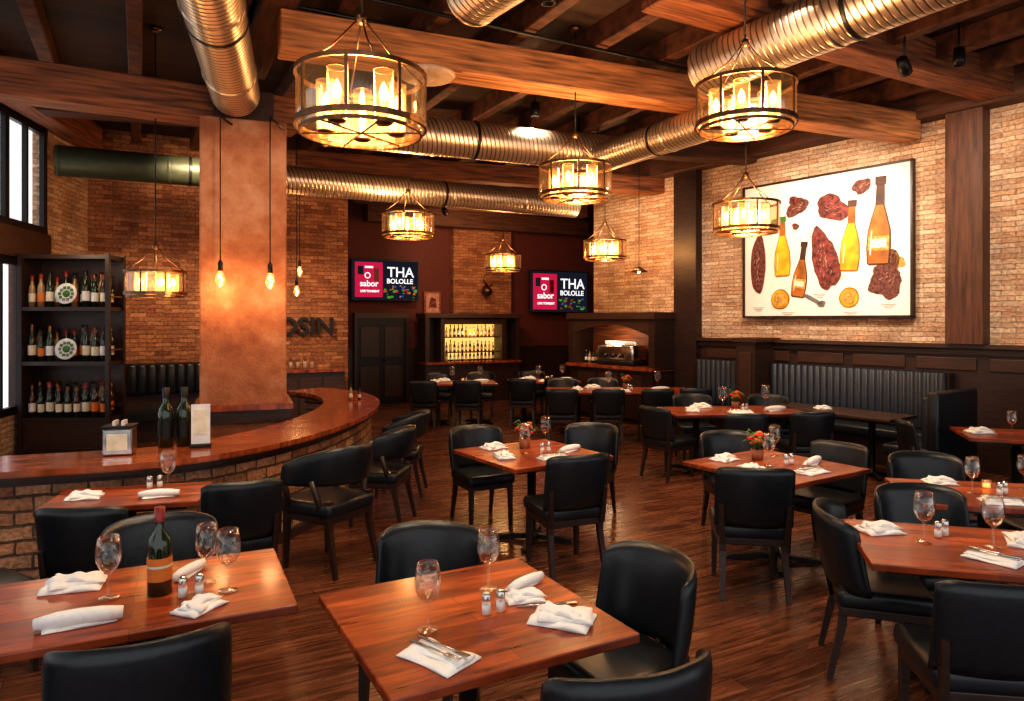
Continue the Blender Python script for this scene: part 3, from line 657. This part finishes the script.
# ---------------------------------------------------------------- tableware
ZT = .757
w = MB(); w.lathe([(0, .003), (.034, .002), (.036, .0), (.036, .004), (.012, .008), (.0045, .014), (.004, .085), (.008, .094), (.030, .112), (.044, .142), (.047, .170), (.043, .205), (.036, .235), (.035, .235), (.042, .205), (.0455, .17), (.0425, .142), (.029, .114), (.006, .098), (0, .097)], M_glass, seg=24); ME_glass = w.mesh('wine_glass')
w = MB()
w.lathe([(0, 0), (.02, 0), (.024, .01), (.02, .05), (.017, .06), (0, .06)], M_glass, seg=14); w.lathe([(0, .002), (.017, .002), (.017, .04), (0, .04)], M_linen, seg=12); w.lathe([(.018, .055), (.019, .075), (.012, .085), (0, .087)], M_steel, seg=14); ME_shk = w.mesh('salt_shaker')
def napkin_mesh(kind):
    w = MB(); rnd = random.Random(kind)
    def sheet(L, W, z, th, cx=0, cy=0, rot=0, wav=.003):
        n, m_ = 14, 8; vs = []; fs = []
        T = Matrix.Translation((cx, cy, z)) @ Matrix.Rotation(rot, 4, 'Z'); ph = rnd.uniform(0, 6)
        for side in (0, 1):
            for i in range(n+1):
                for j in range(m_+1):
                    a, b = i/n-.5, j/m_-.5; e = (1-min(1, abs(b*2))**6)*(1-min(1, abs(a*2))**10)
                    zz = (th*(.35+.65*e)+wav*math.sin(a*9+ph)+wav*math.sin(b*11+a*5)) if side else 0
                    vs.append((a*L, b*W*(1+.06*math.sin(a*5+ph)), max(zz, 0 if not side else .001)))
        k = (n+1)*(m_+1)
        g = lambda s, i, j: s*k+i*(m_+1)+j
        for i in range(n):
            for j in range(m_):
                fs.append((g(1, i, j), g(1, i+1, j), g(1, i+1, j+1), g(1, i, j+1))); fs.append((g(0, i, j), g(0, i, j+1), g(0, i+1, j+1), g(0, i+1, j)))
            for j in (0, m_): fs.append((g(0, i, j), g(0, i+1, j), g(1, i+1, j), g(1, i, j)))
        for i in (0, n):
            for j in range(m_): fs.append((g(0, i, j), g(0, i, j+1), g(1, i, j+1), g(1, i, j)))
        w.add(vs, fs, M_linen, T, True)
    if kind == 0:
        sheet(.23, .15, 0, .012); sheet(.22, .085, .010, .012, 0, .01, .05)
        for dy in (-.015, .02):
            w.tube([(-.11, dy, .031), (.02, dy+.002, .030), (.06, dy, .031)], [.005, .0035, .004], M_steel, 6)
        w.rbox((.085, .02, .031), (.06, .018, .003), .001, M_steel, seg=1)
        for k in range(4): w.tube([(.055, -.024+k*.006, .031), (.11, -.024+k*.006, .032)], .0017, M_steel, 5)
        w.box((.055, -.015, .031), (.02, .022, .003), M_steel)
    elif kind == 1:
        w.tube([(-.12, 0, .022), (-.06, .003, .026), (0, 0, .027), (.06, -.003, .026), (.12, 0, .022)], [.018, .024, .026, .025, .019], M_linen, 14); sheet(.2, .09, 0, .01, .0, .02, .1)
    else:
        sheet(.2, .14, 0, .016, wav=.005); sheet(.18, .11, .014, .016, .01, .005, .25, .005); sheet(.14, .06, .028, .014, 0, 0, -.2, .006)
    return w.mesh('napkin%d' % kind)
NK = [napkin_mesh(i) for i in range(3)]
w = MB(); w.lathe([(0, 0), (.035, 0), (.045, .07), (.04, .07), (.03, .01), (0, .01)], M_pot, seg=14)
for i in range(40):
    a = random.uniform(0, 6.28); r = random.uniform(.01, .07); z = random.uniform(.09, .19)
    T = Matrix.Translation((r*math.cos(a), r*math.sin(a), z)); w.tube([(0, 0, .06), (r*math.cos(a), r*math.sin(a), z)], .0015, M_leaf, 4)
    if i % 2 == 0: w.lathe([(0, -.008), (.02, 0), (.026, .010), (.010, .016), (0, .02)], random.choice([M_flower, M_flower, M_flower, M_olabel]), T, 8)
    else: w.add([(0, 0, 0), (.025, .014, .015), (.055, 0, .0), (.025, -.014, .015)], [(0, 1, 2, 3)], M_leaf, T @ Matrix.Rotation(a, 4, 'Z'))
ME_fl = w.mesh('flower_pot')
w = MB(); w.lathe([(0, 0), (.028, 0), (.03, .055), (.027, .055), (.025, .006), (0, .006)], M_amber, seg=14); w.lathe([(0, .008), (.022, .008), (.022, .03), (0, .03)], M_candle, seg=12); ME_vot = w.mesh('votive_candle')
def glass(x, y, sc=1): place(ME_glass, 'wine_glass', (x, y, ZT), random.uniform(0, 6), sc=sc)
def nap(x, y, k, rz, sc=1): place(NK[k], 'folded_napkin', (x, y, ZT), rz, sc=sc)
def shaker(x, y): place(ME_shk, 'salt_shaker', (x, y, ZT)); place(ME_shk, 'pepper_shaker', (x+.055, y+.03, ZT))
def dress(x, y, rz, sx, sy, flowers=False, sc=1):
    M = Matrix.Translation((x, y, 0)) @ Matrix.Rotation(rz, 4, 'Z')
    def L(a, b): p = M @ Vector((a, b, 0)); return p.x, p.y
    hx, hy = sx/2, sy/2
    glass(*L(-hx*.15, -hy*.02), sc); glass(*L(hx*.62, hy*.45), sc)
    nap(*L(-hx*.62, -hy*.1), 2, rz+1.2, sc); nap(*L(hx*.6, -hy*.3), 1, rz+.3, sc); nap(*L(-hx*.35, hy*.68), 2, rz+.1, sc); nap(*L(0, -hy*.65), 0, rz, sc)
    shaker(*L(hx*.14, -hy*.12))
    if flowers: place(ME_fl, 'table_flower_pot', (*L(hx*.14, hy*.42), ZT), sc=1.2)
    else: place(ME_vot, 'votive_candle', (*L(hx*.15, hy*.42), ZT))
table(-.17, 2.74, R(28.5), .95, .93)
glass(-.31, 2.58, 1.06); glass(-.10, 2.97, 1.1); shaker(-.10, 2.72); nap(-.25, 2.37, 0, R(-38), 1.05); nap(.19, 2.66, 2, R(-20), 1.15); nap(.06, 3.0, 1, R(50), .9); nap(.05, 2.87, 2, R(15), .8)
w = MB(); w.tube([(-.1, 0, .004), (.1, 0, .004)], .004, M_steel, 6); w.rbox((.12, 0, .004), (.05, .02, .003), .001, M_steel, seg=1); w.obj('dinner_knife', (.12, 2.80, ZT), R(10))
chair(-.43, 3.29, -.22, -.97, 'barrel'); chair(.45, 3.0, -.86, -.5, 'barrel'); chair(.30, 2.28, -.35, .94, 'barrel', 1.03)
table(-1.57, 2.91, R(25.5), 1.2, .78)
glass(-1.66, 2.88, 1.08); glass(-1.33, 3.05, 1.08); glass(-1.20, 2.96, 1.1); shaker(-1.36, 2.89)
nap(-1.62, 2.62, 1, R(25), 1.2); nap(-1.88, 3.0, 2, R(20), 1.15); nap(-1.24, 2.78, 2, R(70), .9); nap(-1.45, 3.14, 1, R(80), .9)
w = MB(); bottle(w, 0, 0, 0, .36, M_gb, M_olabel, r=.040, seg=24, foil=M_foil); w.lathe([(.0415*1.2, .115), (.0415*1.2, .125)], M_label, seg=24); w.obj('labelled_wine_bottle', (-1.475, 2.93, ZT))
chair(-1.30, 2.47, -.43, .9, 'barrel', 1.02); chair(-1.75, 3.45, .35, -.93, 'barrel'); chair(-1.98, 2.25, .1, 1, 'barrel')
chair(-2.86, 3.72, .5, .85, 'side')
table(-2.5, 4.58, R(15), .92, .56); glass(-2.32, 4.72, 1.1); nap(-2.28, 4.52, 1, .3); nap(-2.75, 4.5, 2, .3); shaker(-2.46, 4.75)
chair(-2.42, 4.14, -.1, 1, 'side'); chair(-1.85, 4.74, -.45, .9, 'side')
chair(-1.43, 5.45, -.9, .5, 'arm', 1.12); chair(-1.24, 6.6, -.98, .15, 'arm', 1.05); chair(-1.24, 7.7, -1, 0, 'arm', 1.05)
table(.17, 6.05, R(33), 1.0, 1.0); dress(.17, 6.05, R(33), 1, 1, True, 1.1)
chair(.40, 5.42, -.35, .93, 'side', 1.05); chair(-.28, 6.6, .45, -.9, 'barrel'); chair(.72, 6.75, -.4, -.9, 'barrel')
table(2.07, 5.53, R(33), 1.0, 1.0); dress(2.07, 5.53, R(33), 1, 1, True, 1.1)
chair(1.68, 4.98, .15, .98, 'side', 1.05); chair(2.55, 5.72, -.75, -.6, 'side'); chair(2.0, 6.25, .1, -1, 'barrel')
table(2.3, 3.53, R(-15), 1.05, .78); glass(2.12, 3.60, 1.1); glass(2.42, 3.52, 1.1); shaker(2.24, 3.68); nap(1.99, 3.79, 2, .2, 1.1); nap(2.3, 3.34, 0, 2.2, 1.0); nap(2.62, 3.58, 2, 1.0, 1.1)
chair(1.99, 3.82, .93, -.3, 'barrel'); chair(1.98, 3.02, .15, .98, 'side'); chair(2.5, 4.13, 0, -1, 'barrel')
table(3.12, 4.62, R(-12), 1.0, .75); dress(3.12, 4.62, R(-12), 1, .75, False, 1.0); chair(3.15, 5.2, -.1, -1, 'barrel'); chair(3.72, 4.8, -1, 0, 'side')
table(5.05, 7.0, R(-20), 1.0, .8); nap(4.75, 7.1, 2, 0, 1.2); glass(5.0, 7.0); nap(5.2, 6.85, 1, 0, 1.2); chair(4.35, 7.25, .95, -.2, 'side'); chair(5.0, 6.3, 0, 1, 'side')
table(4.1, 8.9, RA, 1.7, .68, M_darkx, twin=True); nap(4.0, 9.0, 2, 0)
table(2.8, 8.9, R(5), 1.7, .85, twin=True); dress(2.8, 8.9, R(5), 1.7, .85, True, 1.25)
chair(1.9, 8.5, .8, .6); chair(2.6, 8.0, 0, 1); chair(3.4, 8.15, 0, 1); chair(2.5, 9.55, 0, -1, 'barrel'); chair(3.5, 9.5, -.2, -1, 'barrel')
for x, y, s in ((-1.0, 12.9, 1.4), (.6, 13.3, 1.3)):
    table(x, y, R(8), s, .8, twin=True); dress(x, y, R(8), s, .8, False, 1.2)
for x, y in ((-1.5, 12.2), (-.75, 12.25), (.2, 12.6), (.85, 12.8)): chair(x, y, .1, 1)
for x, y in ((-1.4, 13.6), (-.6, 13.65), (.4, 14.0)): chair(x, y, 0, -1, 'barrel')
table(1.75, 11.5, R(0), 2.35, .9, twin=True); dress(1.75, 11.5, 0, 2.2, .9, True, 1.25)
for x, y in ((.75, 10.75), (1.45, 10.75), (2.2, 10.8), (2.8, 10.9)): chair(x, y, 0, 1)
for x, y in ((.9, 12.15), (1.6, 12.2)): chair(x, y, 0, -1, 'barrel')
# ---------------------------------------------------------------- chandeliers
def chandelier(x, y, z, D, energy=40):
    r = D/2; h = D*.21; w = MB()
    w.ring(r, .007, h, M_bronze, h=.013); w.ring(r, .007, -h*.85, M_bronze, h=.016); w.ring(r*.93, .006, -h*1.1, M_bronze, h=.01)
    for i in range(8):
        a = 2*math.pi*i/8; c, s = math.cos(a), math.sin(a); w.box((r*c, r*s, 0), (.010, .018, 2*h*.95), M_bronze, rz=a)
    w.lathe([(r*.93, -h*1.1), (r*.985, -h*.8), (r*.99, 0), (r*.985, h)], M_amber, seg=32)
    for i in range(3): w.tube([(r*.93*math.cos(i*math.pi/3), r*.93*math.sin(i*math.pi/3), -h*1.1), (-r*.93*math.cos(i*math.pi/3), -r*.93*math.sin(i*math.pi/3), -h*1.1)], .006, M_bronze, 6)
    for i in range(5):
        a = 2*math.pi*i/5+.5; T = Matrix.Translation((r*.58*math.cos(a), r*.58*math.sin(a), -h*1.05))
        w.lathe([(0, 0), (.04, 0), (.055, .012), (.02, .02), (0, .02)], M_bronze, T, 12)
        w.lathe([(.017, .02), (.017, h*.8), (0, h*.8)], M_candle, T, 10)
        w.lathe([(0, h*.8), (.018, h*.92), (.027, h*1.1), (.018, h*1.35), (0, h*1.55)], M_flame, T, 10)
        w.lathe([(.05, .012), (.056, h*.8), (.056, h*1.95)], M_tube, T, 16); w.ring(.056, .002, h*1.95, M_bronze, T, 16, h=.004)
    for i in range(4):
        a = 2*math.pi*i/4+.4; w.tube([(r*math.cos(a), r*math.sin(a), h), (r*.45*math.cos(a), r*.45*math.sin(a), h+r*.42), (r*.08*math.cos(a), r*.08*math.sin(a), h+r*.85)], .006, M_bronze, 5)
    w.lathe([(0, h+r*.8), (.03, h+r*.82), (.03, h+r*.95), (0, h+r*1.0)], M_bronze, seg=12)
    w.tube([(0, 0, h+r*.9), (0, 0, ZC-z)], .007, M_black, 5); w.lathe([(0, ZC-z), (.06, ZC-z), (.06, ZC-z-.03), (0, ZC-z-.05)], M_bronze, seg=16)
    o = w.obj('candle_chandelier', (x, y, z)); light('POINT', 'chandelier_light', (0, 0, h*.3), energy, (1, .60, .29), o, .2)
for c in [(-.87, 4.04, 3.15, .74), (1.75, 5.25, 3.5, .73), (.66, 7.3, 3.34, .75), (2.7, 8.08, 3.08, .75), (-1.5, 10.1, 3.27, .75), (1.66, 12.5, 3.15, .75), (-.19, 14.6, 3.1, .75), (-3.72, 7.3, 2.28, .58)]:
    chandelier(*c, energy=82 if c[3] > .7 else 20)
def bulb(x, y, z, top=ZC, arm=None):
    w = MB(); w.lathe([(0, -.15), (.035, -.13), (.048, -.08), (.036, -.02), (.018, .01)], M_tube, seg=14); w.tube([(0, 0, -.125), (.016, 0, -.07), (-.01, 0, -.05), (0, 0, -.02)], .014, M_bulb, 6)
    w.lathe([(0, .01), (.025, .01), (.025, .09), (.008, .12), (0, .12)], M_black, seg=12); w.tube([(0, 0, .09), (0, 0, top-z)], .006, M_black, 5)
    if arm: w.tube([(0, 0, top-z), (0, arm, top-z)], .012, M_black, 6)
    o = w.obj('edison_pendant_bulb', (x, y, z)); light('POINT', 'bulb_light', (0, 0, -.19), 9, (1, .55, .24), o, .08)
bulb(-2.91, 6.98, 2.38, 3.93, .4); bulb(-2.42, 7.0, 2.36, 3.93, .5); bulb(-3.2, 10.4, 2.4); bulb(-3.4, 11.2, 2.75)
w = MB(); w.lathe([(0, .1), (.03, .09), (.16, .0), (.15, 0), (.03, .07), (0, .08)], M_bronze, seg=20); w.lathe([(0, -.03), (.03, 0), (0, .03)], M_flame, seg=10); w.tube([(0, 0, .09), (0, 0, ZC-2.75)], .006, M_black, 5); w.obj('dome_pendant_lamp', (2.25, 12.4, 2.75))
def spot(p, tgt, e, size=70, col=(1, .80, .60)):  # spotlights and housings added to brighten walls, bar and tables
    p = Vector(p); d = (Vector(tgt)-p).normalized(); w = MB()
    w.lathe([(0, .12), (.05, .12), (.06, 0), (.06, -.06), (.05, -.06), (.05, 0), (0, 0)], M_black, seg=16)
    o = w.obj('added_fill_spotlight', p); o.rotation_mode = 'QUATERNION'; o.rotation_quaternion = (-d).to_track_quat('Z', 'Y')
    b = MB(); b.tube([(0, 0, 0), (0, 0, ZC-p.z)], .012, M_black, 5); q = b.obj('added_spot_stem', p); q.parent = o; q.matrix_parent_inverse = (Matrix.Translation(p) @ o.rotation_quaternion.to_matrix().to_4x4()).inverted()
    light('SPOT', 'added_spot_lamp', (0, 0, -.08), e, col, o, .15, spot=R(size))
spot((3.1, 8.75, 4.2), tuple(RP(1.3, 0, 2.9)), 340, 95, (1, .84, .66))
spot((3.9, 6.95, 4.4), tuple(RP(-.8, 0, 2.6)), 290, 95)
spot((1.0, 10.5, 4.3), tuple(RP(5, 0, 2.8)), 230, 80)
spot((-3.9, 8.9, 4.3), (-4.8, 12.1, 2.4), 380, 95, (1, .72, .48))
spot((-1.6, 5.2, 4.4), (-2.9, 7.4, 2.6), 120, 55, (1, .70, .45))
spot((-1.5, 4.2, 4.6), (-2.6, 4.9, .3), 110, 60)
spot((-3.4, 3.4, 4.6), (-3.3, 4.9, .4), 100, 60)
spot((-1.3, 13.6, 4.0), tuple(bw(2.4, 0)+Vector((0, 0, 3))), 170, 90, (1, .66, .4))
for x, y, e in ((-.2, 2.6, 130), (-1.6, 3.2, 105), (2.3, 3.6, 130), (.3, 5.8, 140), (2.1, 5.6, 140), (.3, 9.0, 140), (2.6, 9.3, 110), (1.4, 11.4, 110), (-.6, 12.7, 100), (4.6, 7.2, 110), (-1.6, 6.5, 140)):
    spot((x, y, 4.58), (x+.1, y+.25, 0), e, 105)
# ---------------------------------------------------------------- world & camera
wd = bpy.data.worlds.new('World'); S.world = wd; wd.use_nodes = True
bg = wd.node_tree.nodes['Background']; bg.inputs[0].default_value = (.96, .97, 1.0, 1); bg.inputs[1].default_value = 1.0
cam = bpy.data.cameras.new('Camera'); co = bpy.data.objects.new('Camera', cam); COL.objects.link(co)
co.location = (0, 0, 1.9); co.rotation_euler = (R(90), 0, 0); cam.sensor_width = 36; cam.lens = 24.6; cam.shift_y = -30.5/1024; cam.clip_start = .05
S.camera = co
S.view_settings.view_transform = 'Standard'
for lk in ('Medium High Contrast', 'Standard - Medium High Contrast', 'High Contrast', 'None'):
    try:
        S.view_settings.look = lk; print('look', lk); break
    except Exception as ex: pass
S.view_settings.exposure = .2
